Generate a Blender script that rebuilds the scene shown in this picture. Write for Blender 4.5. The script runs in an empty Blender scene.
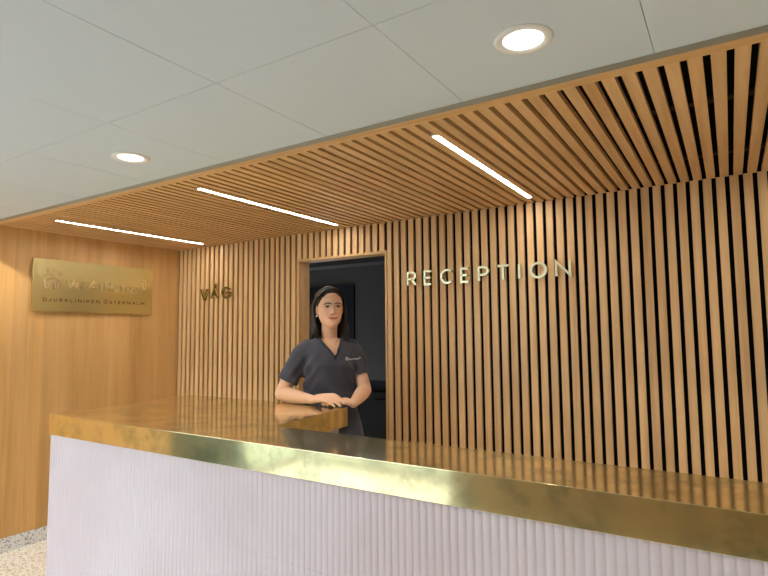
import bpy, bmesh, math, random
from mathutils import Vector, Matrix, noise
random.seed(7)
PI = math.pi
sc = bpy.context.scene
COL = sc.collection

# ------------------------------------------------------------------ helpers
def lin(r, g, b):
    f = lambda c: (c/255/12.92 if c <= 10 else ((c/255+.055)/1.055)**2.4)
    return (f(r), f(g), f(b), 1)

def tag(o, label=None, cat=None, group=None, kind=None):
    if label: o['label'] = label
    if cat: o['category'] = cat
    if group: o['group'] = group
    if kind: o['kind'] = kind
    return o

def empty(name, loc=(0, 0, 0), rz=0):
    o = bpy.data.objects.new(name, None); COL.objects.link(o)
    o.location = loc; o.rotation_euler.z = rz; o.empty_display_size = .1
    return o

def finish(name, bm, mats, parent=None, smooth=False, angle=None):
    bmesh.ops.recalc_face_normals(bm, faces=bm.faces[:])
    me = bpy.data.meshes.new(name); bm.to_mesh(me); bm.free()
    return link(name, me, mats, parent, smooth)

def link(name, me, mats, parent=None, smooth=False):
    o = bpy.data.objects.new(name, me); COL.objects.link(o)
    if not isinstance(mats, (list, tuple)): mats = [mats]
    me.materials.clear()
    for m in mats: me.materials.append(m)
    if smooth:
        for p in me.polygons: p.use_smooth = True
    if parent is not None: o.parent = parent
    return o

def box(bm, x0, x1, y0, y1, z0, z1, mi=0, bev=0):
    v = [bm.verts.new((x, y, z)) for x in (x0, x1) for y in (y0, y1) for z in (z0, z1)]
    fs = [bm.faces.new([v[i] for i in q]) for q in ((0,1,3,2), (4,6,7,5), (0,4,5,1), (2,3,7,6), (0,2,6,4), (1,5,7,3))]
    for f in fs: f.material_index = mi
    if bev:
        es = list({e for f in fs for e in f.edges})
        bmesh.ops.bevel(bm, geom=es, offset=bev, segments=2, affect='EDGES', profile=.6)
    return v

def prism(bm, poly, z0, z1, bev=0, mi_side=0, mi_top=0):
    a = [bm.verts.new((x, y, z0)) for x, y in poly]; b = [bm.verts.new((x, y, z1)) for x, y in poly]
    n = len(poly); fs = []
    for i in range(n):
        f = bm.faces.new((a[i], a[(i+1) % n], b[(i+1) % n], b[i])); f.material_index = mi_side; fs.append(f)
    t = bm.faces.new(b); t.material_index = mi_top; u = bm.faces.new(a[::-1]); u.material_index = mi_side
    fs += [t, u]
    if bev:
        bmesh.ops.bevel(bm, geom=list({e for f in fs for e in f.edges}), offset=bev, segments=3, affect='EDGES', profile=.6)

def lathe(bm, prof, n=48, c=(0, 0, 0), mi=0):
    rings = []
    for r, z in prof:
        rings.append([bm.verts.new((c[0]+r*math.cos(2*PI*i/n), c[1]+r*math.sin(2*PI*i/n), c[2]+z)) for i in range(n)] if r > 1e-6
                     else [bm.verts.new((c[0], c[1], c[2]+z))])
    for a, b in zip(rings, rings[1:]):
        for i in range(n):
            j = (i+1) % n
            if len(a) == 1: q = (a[0], b[i], b[j])
            elif len(b) == 1: q = (a[i], a[j], b[0])
            else: q = (a[i], a[j], b[j], b[i])
            f = bm.faces.new(q); f.material_index = mi; f.smooth = True

def catmull(pts, k):
    out = []
    P = [Vector(p) for p in pts]; n = len(P)
    if n < 2: return P
    for i in range(n-1):
        p0, p1, p2, p3 = P[max(i-1, 0)], P[i], P[i+1], P[min(i+2, n-1)]
        for j in range(k):
            t = j/k
            out.append(.5*((2*p1) + (p2-p0)*t + (2*p0-5*p1+4*p2-p3)*t*t + (3*p1-p0-3*p2+p3)*t**3))
    out.append(P[-1].copy())
    return out

def tube(bm, pts, radii, n=16, k=5, flat=1.0, ref=None, mi=0, blunt=True):
    """closed, round-ended tube along a smooth path; radii per control point"""
    q = [Vector((*p, 0)) if False else Vector(p) for p in pts]
    C = catmull(q, k) if k > 1 else q
    R = catmull([(r, 0, 0) for r in radii], k) if k > 1 else [(r, 0, 0) for r in radii]
    R = [max(r[0], .0004) for r in R]
    T = []
    for i in range(len(C)):
        d = C[min(i+1, len(C)-1)] - C[max(i-1, 0)]
        T.append(d.normalized() if d.length > 1e-9 else Vector((0, 0, 1)))
    up = Vector(ref) if ref else (Vector((0, 0, 1)) if abs(T[0].z) < .9 else Vector((0, 1, 0)))
    rings = []
    N = (up - T[0]*up.dot(T[0])).normalized()
    seq = []
    if blunt:
        for a in (1.35, .9, .45):
            seq.append((C[0]-T[0]*R[0]*math.sin(a), R[0]*math.cos(a), T[0]))
    seq += [(C[i], R[i], T[i]) for i in range(len(C))]
    if blunt:
        for a in (.45, .9, 1.35):
            seq.append((C[-1]+T[-1]*R[-1]*math.sin(a), R[-1]*math.cos(a), T[-1]))
    for c, r, t in seq:
        N = (N - t*N.dot(t)).normalized(); B = t.cross(N)
        rings.append([bm.verts.new(c + N*(r*flat*math.cos(2*PI*i/n)) + B*(r*math.sin(2*PI*i/n))) for i in range(n)])
    for a, b in zip(rings, rings[1:]):
        for i in range(n):
            f = bm.faces.new((a[i], a[(i+1) % n], b[(i+1) % n], b[i])); f.smooth = True; f.material_index = mi
    for rg, rev in ((rings[0], True), (rings[-1], False)):
        f = bm.faces.new(rg[::-1] if rev else rg); f.smooth = True; f.material_index = mi

def rings_mesh(bm, rings, mi=0):
    n = len(rings[0]); V = [[bm.verts.new(p) for p in r] for r in rings]
    for a, b in zip(V, V[1:]):
        for i in range(n):
            f = bm.faces.new((a[i], a[(i+1) % n], b[(i+1) % n], b[i])); f.smooth = True; f.material_index = mi
    bm.faces.new(V[0][::-1]).material_index = mi; bm.faces.new(V[-1]).material_index = mi

def ellipsoid(bm, c, r, M=None, n=20, m=14, mi=0):
    bmx = bmesh.ops.create_uvsphere(bm, u_segments=n, v_segments=m, radius=1)
    M = M or Matrix.Identity(3)
    for v in bmx['verts']:
        v.co = Vector(c) + M @ Vector((v.co.x*r[0], v.co.y*r[1], v.co.z*r[2]))
        for f in v.link_faces: f.material_index = mi; f.smooth = True

def remeshed(bm, voxel, smooth_it=3, factor=.5):
    me = bpy.data.meshes.new('tmp'); bm.to_mesh(me); bm.free()
    o = bpy.data.objects.new('tmp', me); COL.objects.link(o)
    r = o.modifiers.new('r', 'REMESH'); r.mode = 'VOXEL'; r.voxel_size = voxel
    if smooth_it:
        s = o.modifiers.new('s', 'SMOOTH'); s.factor = factor; s.iterations = smooth_it
    dg = bpy.context.evaluated_depsgraph_get(); dg.update()
    out = bpy.data.meshes.new_from_object(o.evaluated_get(dg))
    bpy.data.objects.remove(o); bpy.data.meshes.remove(me)
    return out

# ------------------------------------------------------------------ materials
def mat(name, base=(.8, .8, .8, 1), rough=.5, metal=0, spec=.5, emit=None, strength=0):
    m = bpy.data.materials.new(name); m.use_nodes = True
    b = m.node_tree.nodes['Principled BSDF']
    b.inputs['Base Color'].default_value = base; b.inputs['Roughness'].default_value = rough
    b.inputs['Metallic'].default_value = metal; b.inputs['Specular IOR Level'].default_value = spec
    if emit:
        b.inputs['Emission Color'].default_value = emit; b.inputs['Emission Strength'].default_value = strength
    return m, m.node_tree.nodes, m.node_tree.links, b

def ramp(N, stops):
    r = N.new('ShaderNodeValToRGB'); e = r.color_ramp.elements
    e[0].position, e[0].color = stops[0]; e[1].position, e[1].color = stops[-1]
    for p, c in stops[1:-1]:
        x = e.new(p); x.color = c
    return r

def math_node(N, L, op, a, b=None):
    n = N.new('ShaderNodeMath'); n.operation = op
    for i, v in enumerate((a, b)):
        if v is None: continue
        if isinstance(v, (int, float)): n.inputs[i].default_value = v
        else: L.new(v, n.inputs[i])
    return n.outputs[0]

def wood(name, light, mid, dark, scale, board=None, rough=.42, island=0.0, contrast=1.0):
    """long-grained oak; scale = mapping scale (low along the grain); board = (axis, width) of veneer strips"""
    m, N, L, b = mat(name, mid, rough, spec=.35)
    tc = N.new('ShaderNodeTexCoord'); mp = N.new('ShaderNodeMapping'); mp.inputs['Scale'].default_value = scale
    vec = tc.outputs['Object']
    geo = N.new('ShaderNodeNewGeometry')
    if island:
        wn = N.new('ShaderNodeVectorMath'); wn.operation = 'SCALE'; wn.inputs[0].default_value = (17, 31, 23)
        L.new(geo.outputs['Random Per Island'], wn.inputs['Scale'])
        ad = N.new('ShaderNodeVectorMath'); ad.operation = 'ADD'; L.new(vec, ad.inputs[0]); L.new(wn.outputs[0], ad.inputs[1]); vec = ad.outputs[0]
    L.new(vec, mp.inputs[0])
    n1 = N.new('ShaderNodeTexNoise'); n1.inputs['Scale'].default_value = 1; n1.inputs['Detail'].default_value = 6; n1.inputs['Roughness'].default_value = .62
    L.new(mp.outputs[0], n1.inputs['Vector'])
    r = ramp(N, [(.28, dark), (.5, mid), (.74, light)]); L.new(n1.outputs['Fac'], r.inputs[0])
    col = r.outputs[0]
    val = None
    if board:
        sp = N.new('ShaderNodeSeparateXYZ'); L.new(tc.outputs['Object'], sp.inputs[0])
        fl = math_node(N, L, 'FLOOR', math_node(N, L, 'DIVIDE', sp.outputs[board[0]], board[1]))
        w = N.new('ShaderNodeTexWhiteNoise'); w.noise_dimensions = '1D'; L.new(fl, w.inputs['W']); val = w.outputs['Value']
        amp = board[2]
    elif island:
        val = geo.outputs['Random Per Island']; amp = island
    if val is not None:
        hs = N.new('ShaderNodeHueSaturation'); L.new(col, hs.inputs['Color'])
        L.new(math_node(N, L, 'ADD', math_node(N, L, 'MULTIPLY', val, amp), 1-amp/2), hs.inputs['Value']); col = hs.outputs[0]
    L.new(col, b.inputs['Base Color'])
    bp = N.new('ShaderNodeBump'); bp.inputs['Strength'].default_value = .08; bp.inputs['Distance'].default_value = .001
    L.new(n1.outputs['Fac'], bp.inputs['Height']); L.new(bp.outputs[0], b.inputs['Normal'])
    return m

WOOD_SLAT = wood('oak_slat', lin(235, 196, 142), lin(223, 181, 127), lin(202, 159, 104), (26, 26, 1.3), rough=.5, island=.16)
WOOD_SOFF = wood('oak_soffit', lin(232, 194, 142), lin(220, 178, 126), lin(200, 156, 104), (26, 1.3, 26), rough=.5, island=.13)
WOOD_VEN = wood('oak_veneer', lin(230, 186, 124), lin(216, 169, 106), lin(193, 146, 84), (10, 9, .55), board=(1, .105, .13), rough=.4)
WOOD_TRIM = wood('oak_trim', lin(224, 182, 128), lin(210, 166, 112), lin(188, 142, 90), (18, 18, 3), rough=.42)
SLAT_SIDE, *_ = mat('slat_side_brown', lin(112, 82, 54), .8, spec=.15)  # side faces of the wall slats, darker brown than their fronts
BLACK, *_ = mat('black_felt', lin(14, 14, 15), .95, spec=.1)
DARKBAR, *_ = mat('soffit_batten', lin(62, 50, 42), .8, spec=.1)

def brass(name, base, rough, wav=0, brush=None, patina=0):
    m, N, L, b = mat(name, base, rough, 1)
    tc = N.new('ShaderNodeTexCoord')
    if patina:
        n = N.new('ShaderNodeTexNoise'); n.inputs['Scale'].default_value = 7; n.inputs['Detail'].default_value = 7; n.inputs['Roughness'].default_value = .7
        L.new(tc.outputs['Object'], n.inputs['Vector'])
        r = ramp(N, [(.46, base), (.62, (base[0]*(1-patina), base[1]*(1-patina*.85), base[2]*(1-patina*.8), 1))]); L.new(n.outputs['Fac'], r.inputs[0]); L.new(r.outputs[0], b.inputs['Base Color'])
        rr = N.new('ShaderNodeMapRange'); rr.inputs[1].default_value = .35; rr.inputs[2].default_value = .75
        rr.inputs[3].default_value = rough; rr.inputs[4].default_value = rough*1.7; L.new(n.outputs['Fac'], rr.inputs[0]); L.new(rr.outputs[0], b.inputs['Roughness'])
    if wav or brush:
        n2 = N.new('ShaderNodeTexNoise'); mp = N.new('ShaderNodeMapping'); L.new(tc.outputs['Object'], mp.inputs[0]); L.new(mp.outputs[0], n2.inputs['Vector'])
        mp.inputs['Scale'].default_value = brush or (5, 5, 5); n2.inputs['Scale'].default_value = 1; n2.inputs['Detail'].default_value = 3
        bp = N.new('ShaderNodeBump'); bp.inputs['Strength'].default_value = wav; bp.inputs['Distance'].default_value = .002
        L.new(n2.outputs['Fac'], bp.inputs['Height']); L.new(bp.outputs[0], b.inputs['Normal'])
    return m
def hazy(m, rough2, share):
    """lacquered brass: a share of the reflection is spread wider"""
    N, L = m.node_tree.nodes, m.node_tree.links
    b = N['Principled BSDF']; b2 = N.new('ShaderNodeBsdfPrincipled'); b2.inputs['Metallic'].default_value = 1; b2.inputs['Roughness'].default_value = rough2
    b2.inputs['Base Color'].default_value = b.inputs['Base Color'].default_value
    for k in ('Base Color', 'Normal'):
        if b.inputs[k].links: L.new(b.inputs[k].links[0].from_socket, b2.inputs[k])
    mx = N.new('ShaderNodeMixShader'); mx.inputs[0].default_value = share
    L.new(b.outputs[0], mx.inputs[1]); L.new(b2.outputs[0], mx.inputs[2]); L.new(mx.outputs[0], N['Material Output'].inputs['Surface'])
    return m
BRASS_TOP = hazy(brass('brass_top', (.90, .76, .42, 1), .085, wav=.010, brush=(3, 3, 3), patina=.4), .40, .13)
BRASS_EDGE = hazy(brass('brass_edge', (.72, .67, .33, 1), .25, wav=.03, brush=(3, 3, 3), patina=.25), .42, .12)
BRASS_SIGN = hazy(brass('brass_sign', (.80, .72, .35, 1), .17, wav=.03, brush=(6, 6, 300)), .42, .5)
BRASS_LET = brass('brass_letter', (.66, .59, .35, 1), .28)
BRASS_DIMMED = brass('brass_letter_dimmed', (.46, .38, .19, 1), .16)  # same brass as the other wall letters, its dimmer reflection put into the colour
BRASS_RAISED = brass('brass_raised', (1, .92, .66, 1), .28)
ENGRAVED, *_ = mat('engraved_brass', lin(96, 76, 36), .5, .7)

def tile_mat():
    m, N, L, b = mat('lilac_tile', lin(222, 214, 220), .34, spec=.45)
    tc = N.new('ShaderNodeTexCoord'); n = N.new('ShaderNodeTexNoise'); n.inputs['Scale'].default_value = 2.2; n.inputs['Detail'].default_value = 4
    L.new(tc.outputs['Object'], n.inputs['Vector'])
    r = ramp(N, [(.3, lin(203, 189, 192)), (.7, lin(211, 200, 204))]); L.new(n.outputs['Fac'], r.inputs[0]); L.new(r.outputs[0], b.inputs['Base Color'])
    return m
TILE = tile_mat()
GROUT, *_ = mat('tile_grout', lin(176, 168, 172), .8)
CEIL, *_ = mat('ceiling_white', lin(208, 219, 229), .8, spec=.2)
WHITE, *_ = mat('white_enamel', lin(236, 236, 234), .4)
PLASTER, *_ = mat('plaster', lin(206, 200, 190), .85, spec=.2)
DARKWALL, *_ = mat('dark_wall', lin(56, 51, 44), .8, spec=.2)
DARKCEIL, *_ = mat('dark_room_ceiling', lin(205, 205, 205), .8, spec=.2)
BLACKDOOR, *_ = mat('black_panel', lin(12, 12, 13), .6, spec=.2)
GREYCAB, *_ = mat('grey_cabinet', lin(52, 50, 45), .6, spec=.3)
FRAME, *_ = mat('window_frame_metal', lin(70, 68, 64), .4, .4)
PAVE, *_ = mat('pavement', lin(138, 144, 130), .9)
LED, *_ = mat('led_diffuser', (1, 1, 1, 1), .5, emit=(1, .97, .92, 1), strength=38)
LENS, *_ = mat('downlight_lens', (1, 1, 1, 1), .5, emit=(1, .95, .86, 1), strength=2.6)
GLASS, gN, gL, gb = mat('window_glass', (1, 1, 1, 1), .0)
gb.inputs['Transmission Weight'].default_value = 1; gb.inputs['IOR'].default_value = 1.02

def terrazzo(name, base, chips, scale, thr):
    m, N, L, b = mat(name, base, .35, spec=.4)
    tc = N.new('ShaderNodeTexCoord'); col = None
    for i, (c, s, t) in enumerate(chips):
        vo = N.new('ShaderNodeTexVoronoi'); vo.inputs['Scale'].default_value = s; vo.inputs['Randomness'].default_value = 1
        mp = N.new('ShaderNodeMapping'); mp.inputs['Location'].default_value = (i*3.7, i*1.9, i*.7)
        L.new(tc.outputs['Object'], mp.inputs[0]); L.new(mp.outputs[0], vo.inputs['Vector'])
        sp = N.new('ShaderNodeSeparateColor'); L.new(vo.outputs['Color'], sp.inputs[0])
        rad = math_node(N, L, 'MULTIPLY', sp.outputs[0], t)
        fac = math_node(N, L, 'LESS_THAN', vo.outputs['Distance'], rad)
        mx = N.new('ShaderNodeMix'); mx.data_type = 'RGBA'; L.new(fac, mx.inputs[0])
        if col is None: mx.inputs[6].default_value = base
        else: L.new(col, mx.inputs[6])
        mx.inputs[7].default_value = c; col = mx.outputs[2]
    L.new(col, b.inputs['Base Color'])
    return m
FLOORM = terrazzo('terrazzo_floor', lin(250, 246, 234), [(lin(226, 212, 182), 55, .62), (lin(178, 160, 130), 65, .42), (lin(112, 104, 92), 75, .32)], 1, 1)
SKIRT = terrazzo('terrazzo_skirting', lin(232, 230, 224), [(lin(186, 186, 184), 55, .5), (lin(54, 54, 56), 60, .42), (lin(30, 30, 34), 80, .4)], 1, 1)

# ------------------------------------------------------------------ measures
XL = -4.354           # left wall
XR = 2.4              # right wall (out of the frame)
YB = 3.27             # front plane of the wall slats
YR = -2.05            # rear wall with the street window
ZS = 2.285            # underside of the timber soffit
ZC = 2.305            # white ceiling
YS = 1.728            # front edge of the soffit

def S(o): o['kind'] = 'structure'; return o

# ------------------------------------------------------------------ shell
bm = bmesh.new(); box(bm, XL-.1, XR+.1, YR-.1, 6.7, -.06, 0); S(finish('floor', bm, FLOORM))
bm = bmesh.new(); box(bm, XL-.1, XL, -.25, 3.33, 0, 2.45); S(finish('wall_left', bm, WOOD_VEN))
bm = bmesh.new(); box(bm, XL, XL+.008, -.25, 3.3, 0, .100); S(finish('baseboard_left', bm, SKIRT))
bm = bmesh.new(); box(bm, XR, XR+.1, YR, 3.33, 0, 2.45); S(finish('wall_right', bm, PLASTER))

# slat clad rear wall with the door opening
DX0, DX1, DZ = -2.862, -2.060, 2.066
wb = empty('wall_back'); S(wb)
bm = bmesh.new()
box(bm, XL, DX0-.02, YB+.0165, YB+.115, 0, 2.52); box(bm, DX1+.02, XR, YB+.0165, YB+.115, 0, 2.52)
box(bm, DX0-.02, DX1+.02, YB+.0165, YB+.115, DZ+.02, 2.52)
S(finish('backing_board', bm, BLACK, wb))
gaps = [.0203 + k*.0594 for k in range(-12, 42)]
gaps += [-1.2792 + k*.0598 for k in range(-30, 10) if -1.2792 + k*.0598 < -.715]
gaps += [-3.1228 + k*.0609 for k in range(-22, 19) if XL < -3.1228+k*.0609 < -2.02-.04]
gaps = sorted(g for g in gaps if XL+.01 < g < XR)
g2 = [gaps[0]]
for g in gaps[1:]:
    if g-g2[-1] > .045: g2.append(g)
gaps = g2
bm = bmesh.new(); HG = .0103
for a, b in zip([XL-.0]+gaps, gaps+[XR]):
    x0, x1 = a+HG, b-HG
    if x1-x0 < .012: continue
    if x0 > DX0-.03 and x1 < DX1+.022: z0 = DZ+.019
    elif x1 > DX0-.022 and x0 < DX0: x1 = min(x1, DX0-.03); z0 = 0
    elif x0 < DX1+.018 and x1 > DX1: x0 = DX1+.019; z0 = 0
    else: z0 = 0
    if x1-x0 < .01: continue
    box(bm, x0, x1, YB, YB+.0162, z0 if z0 else .0, ZS-.004 if False else ZS, bev=.0012)
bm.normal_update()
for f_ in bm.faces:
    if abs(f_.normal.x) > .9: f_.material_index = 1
S(finish('slat_cladding', bm, [WOOD_SLAT, SLAT_SIDE], wb))

# door lining
d = empty('door_1', (0, 0, 0)); S(d)
bm = bmesh.new(); box(bm, DX0-.022, DX0, YB-.004, YB+.125, 0, DZ+.018, bev=.0015); S(finish('door_jamb', bm, WOOD_TRIM, d))
bm = bmesh.new(); box(bm, DX1, DX1+.016, YB-.004, YB+.125, 0, DZ+.018, bev=.0015); S(finish('door_jamb', bm, WOOD_TRIM, d))
bm = bmesh.new(); box(bm, DX0, DX1, YB-.004, YB+.125, DZ, DZ+.018, bev=.0015); S(finish('door_head', bm, WOOD_TRIM, d))

# timber slat soffit
sf = empty('ceiling_soffit'); S(sf)
bm = bmesh.new(); box(bm, XL, XR, YS+.02, YB+.0165, ZS+.036, ZS+.07); S(finish('backing_board', bm, BLACK, sf))
cg = [-.0205 + k*.0594 for k in range(-80, 42)]
cg = [g for g in cg if XL+.02 < g < XR-.02]
STRIPS = [(-3.866, -3.866), (-2.397, -2.397), (-.966, -.966), (.48, .48), (1.93, 1.93)]
sy0, sy1 = 1.915, 3.15
bm = bmesh.new()
for a, b in zip([XL-HG]+cg, cg+[XR+HG]):
    x0, x1 = a+HG, b-HG
    hit = [s for s, _ in STRIPS if x0 < s+.0155 and x1 > s-.0155]
    segs = [(1.776, YB+.014)]
    if hit:
        s = hit[0]
        box(bm, x0, x1, 1.776, sy0-.002, ZS, ZS+.024); box(bm, x0, x1, sy1+.002, YB+.014, ZS, ZS+.024)
        if x1 > s+.0155 and x0 < s+.0155 and x1-(s+.0155) > .004: box(bm, max(x0, s+.0155), x1, sy0-.002, sy1+.002, ZS, ZS+.024)
        if x0 < s-.0155 and x1 > s-.0155 and (s-.0155)-x0 > .004: box(bm, x0, min(x1, s-.0155), sy0-.002, sy1+.002, ZS, ZS+.024)
    else:
        box(bm, x0, x1, 1.776, YB+.014, ZS, ZS+.024)
S(finish('slat_cladding', bm, WOOD_SOFF, sf))
bm = bmesh.new(); box(bm, XL, XR, YS, 1.777, ZS, ZS+.05, bev=.0015); S(finish('border_board', bm, wood('oak_border', lin(236, 198, 142), lin(226, 184, 128), lin(206, 162, 106), (1.3, 26, 26)), sf))
bm = bmesh.new(); box(bm, XL, XR, YS-.003, YS-.0002, ZS+.002, ZC+.004); S(finish('edge_strip', bm, mat('edge_strip_beige', lin(164, 152, 130), .6)[0], sf))
bm = bmesh.new()
for y in (2.2, 2.9): box(bm, XL, XR, y, y+.04, ZS+.0241, ZS+.0359)
S(finish('cross_batten', bm, DARKBAR, sf))

# white tiled ceiling
bm = bmesh.new()
xs = [-.1485 + k*.606 for k in range(-7, 5)]; xs = [XL] + [x for x in xs if XL+.02 < x < XR-.02] + [XR]
ys = [YR] + [1.15-1.212*k for k in range(3, -1, -1) if 1.15-1.212*k > YR+.05] + [YS-.003]
HOLES = [(-.446, 1.437), (-2.267, 1.437), (-4.088, 1.437), (1.375, 1.437), (-4.088, .225), (-2.267, .225), (-.446, .225), (1.375, .225)]
for x0, x1 in zip(xs, xs[1:]):
    for y0, y1 in zip(ys, ys[1:]):
        box(bm, x0+.001, x1-.001, y0+.001, y1-.001, ZC, ZC+.02)
S(finish('ceiling', bm, CEIL))
bm = bmesh.new(); box(bm, XL-.1, XR+.1, YR-.1, YB+.11, ZC+.1, ZC+.2); S(finish('ceiling_slab', bm, mat('slab', lin(96, 96, 96), .9)[0]))

# glazed street corner: a shop window in the wall behind the camera and one in the left wall
WX0, WX1, WZ1 = XL, -2.05, 2.25
WY0, WY1 = YR, -.25
bm = bmesh.new()
box(bm, WX1, XR+.1, YR-.12, -1.3, 0, 2.45); box(bm, WX0-.1, WX1, YR-.12, YR, WZ1, 2.45); box(bm, XL-.1, XL, WY0, WY1, WZ1, 2.45)
S(finish('wall_front', bm, wood('dark_oak', lin(144, 122, 82), lin(126, 106, 70), lin(104, 86, 56), (10, 9, .55))))
w = empty('window_1', (0, 0, 0)); S(w)
bm = bmesh.new()
for x in (WX0, -3.28, WX1): box(bm, max(x-.03, WX0), min(x+.03, WX1), YR-.08, YR-.03, 0, WZ1)
for z in (0, WZ1-.05): box(bm, WX0, WX1, YR-.079, YR-.031, z, z+.05)
S(finish('window_frame', bm, FRAME, w))
bm = bmesh.new(); box(bm, WX0+.02, WX1-.02, YR-.058, YR-.052, .04, WZ1-.04); S(finish('window_glass', bm, GLASS, w))
w = empty('window_2', (0, 0, 0)); S(w)
bm = bmesh.new()
for y in (WY0, -1.15, WY1): box(bm, XL-.08, XL-.03, max(y-.03, WY0), min(y+.03, WY1), 0, WZ1)
for z in (0, WZ1-.05): box(bm, XL-.079, XL-.031, WY0, WY1, z, z+.05)
S(finish('window_frame', bm, FRAME, w))
bm = bmesh.new(); box(bm, XL-.058, XL-.052, WY0+.02, WY1-.02, .04, WZ1-.04); S(finish('window_glass', bm, GLASS, w))
bm = bmesh.new(); box(bm, -14, 10, -16, YR-.12, -.06, -.02); box(bm, -14, XL-.1, YR-.12, 3, -.06, -.02); S(finish('pavement', bm, PAVE))
bm = bmesh.new(); bmesh.ops.create_grid(bm, x_segments=60, y_segments=24, size=1)
for v in bm.verts:
    y, z = -.85+v.co.x*.66, .55+v.co.y*.57
    n_ = noise.noise(Vector((y*5, z*5, 3)))+.5*noise.noise(Vector((y*13, z*13, 7)))
    v.co = (-4.85+.12*n_-.25*max(0, v.co.y-.5), y, z)
S(finish('hedge', bm, mat('hedge_green', lin(66, 80, 52), .8)[0], smooth=True))
bpy.data.objects['hedge']['kind'] = 'stuff'

# dim room beyond the door
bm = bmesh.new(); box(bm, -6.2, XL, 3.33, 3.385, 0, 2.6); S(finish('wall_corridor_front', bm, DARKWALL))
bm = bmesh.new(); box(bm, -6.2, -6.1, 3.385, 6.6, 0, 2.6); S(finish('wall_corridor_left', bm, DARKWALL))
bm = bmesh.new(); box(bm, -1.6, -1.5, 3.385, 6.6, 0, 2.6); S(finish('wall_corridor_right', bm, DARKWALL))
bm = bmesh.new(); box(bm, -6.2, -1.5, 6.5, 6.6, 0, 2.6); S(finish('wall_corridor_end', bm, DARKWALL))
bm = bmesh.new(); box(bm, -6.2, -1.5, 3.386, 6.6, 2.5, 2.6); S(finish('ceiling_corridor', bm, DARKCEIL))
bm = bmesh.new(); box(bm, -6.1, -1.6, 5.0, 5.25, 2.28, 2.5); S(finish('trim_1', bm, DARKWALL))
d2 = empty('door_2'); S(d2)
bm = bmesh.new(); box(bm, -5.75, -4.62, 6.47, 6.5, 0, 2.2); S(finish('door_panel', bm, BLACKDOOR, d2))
# ------------------------------------------------------------------ luminaires
def strip(x, label):
    t = empty('linear_ceiling_light', (x, (sy0+sy1)/2, ZS)); hl = (sy1-sy0)/2
    tag(t, label, 'ceiling light', 'linear lights set in the slatted soffit')
    bm = bmesh.new()
    box(bm, -.0145, -.0128, -hl, hl, 0, .034); box(bm, .0128, .0145, -hl, hl, 0, .034); box(bm, -.0145, .0145, -hl, hl, .034, .036)
    box(bm, -.0128, .0128, -hl, -hl+.004, 0, .034); box(bm, -.0128, .0128, hl-.004, hl, 0, .034)
    finish('housing', bm, WHITE, t)
    bm = bmesh.new(); box(bm, -.0125, .0125, -hl+.0045, hl-.0045, .003, .006); finish('diffuser', bm, LED, t)
strip(STRIPS[0][0], 'thin white linear light in the slatted soffit next to the brass plaque wall')
strip(STRIPS[1][0], 'thin white linear light in the slatted soffit just before the doorway')
strip(STRIPS[2][0], 'thin white linear light in the slatted soffit above the letters RECEPTION')

for x, _ in STRIPS[3:]: strip(x, 'thin white linear light in the slatted soffit beyond the edge of the picture')

def downlight(x, y, label, power):
    t = empty('recessed_downlight', (x, y, ZC)); tag(t, label, 'ceiling light', 'round recessed downlights in the white ceiling')
    bm = bmesh.new(); lathe(bm, [(.055, -.0005), (.057, -.004), (.067, -.006), (.0785, -.004), (.0805, 0), (.055, 0), (.055, -.0005)]); finish('trim_ring', bm, WHITE, t, True)
    bm = bmesh.new(); lathe(bm, [(0, -.0012), (.051, -.0012), (.0549, -.0008), (.0549, -.0001), (0, -.0001)]); finish('lens', bm, LENS, t, True)
    ld = bpy.data.lights.new('downlight_beam', 'SPOT'); ld.energy = power; ld.spot_size = math.radians(122); ld.spot_blend = .1; ld.shadow_soft_size = .025; ld.color = (1, .95, .87)
    lo = bpy.data.objects.new('downlight_beam', ld); COL.objects.link(lo); lo.location = (x, y, ZC-.012)
    return t
DL = 20
wl = tag(empty('added_fill_globe', (-1.85, 4.1, 2.5)), 'small round globe added out of view to brighten the dim room beyond the doorway', 'ceiling light')  # unseen globe, added to go with the fill light below it
bm = bmesh.new(); lathe(bm, [(0, .0005), (.06, .0005), (.062, -.02), (.02, -.025), (0, -.025)], 24); finish('canopy', bm, WHITE, wl, True)
bm = bmesh.new(); ellipsoid(bm, (0, 0, -.10), (.078, .078, .078)); finish('globe', bm, LENS, wl, True)
downlight(-.446, 1.437, 'larger looking round recessed downlight in the white ceiling above the front of the desk', DL)
downlight(-2.267, 1.437, 'round recessed downlight in the white ceiling before the long slatted soffit, beside the grid joint', DL)
for x, y in HOLES[2:]:
    downlight(x, y, 'round recessed downlight in the white ceiling outside the picture', DL)

# ------------------------------------------------------------------ reception desk
desk = tag(empty('reception_desk', (-1.2, 1.9, 0)), 'L-shaped reception desk with brass top and fluted pale lilac tile front', 'reception desk')
def local(o, parent):   # geometry was written in world metres
    o.parent = parent; o.matrix_parent_inverse = Matrix.Translation(-Vector(parent.location)); return o
bm = bmesh.new()
top = [(-2.969, 1.477), (1.3, 1.463), (1.3, 1.760), (-1.700, 1.777), (-1.778, 2.428), (-3.060, 2.415)]
prism(bm, top, 1.0, 1.1, bev=.0014, mi_side=1, mi_top=0)
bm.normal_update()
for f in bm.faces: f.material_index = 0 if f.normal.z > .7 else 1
local(finish('brass_countertop', bm, [BRASS_TOP, BRASS_EDGE]), desk)
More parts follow.
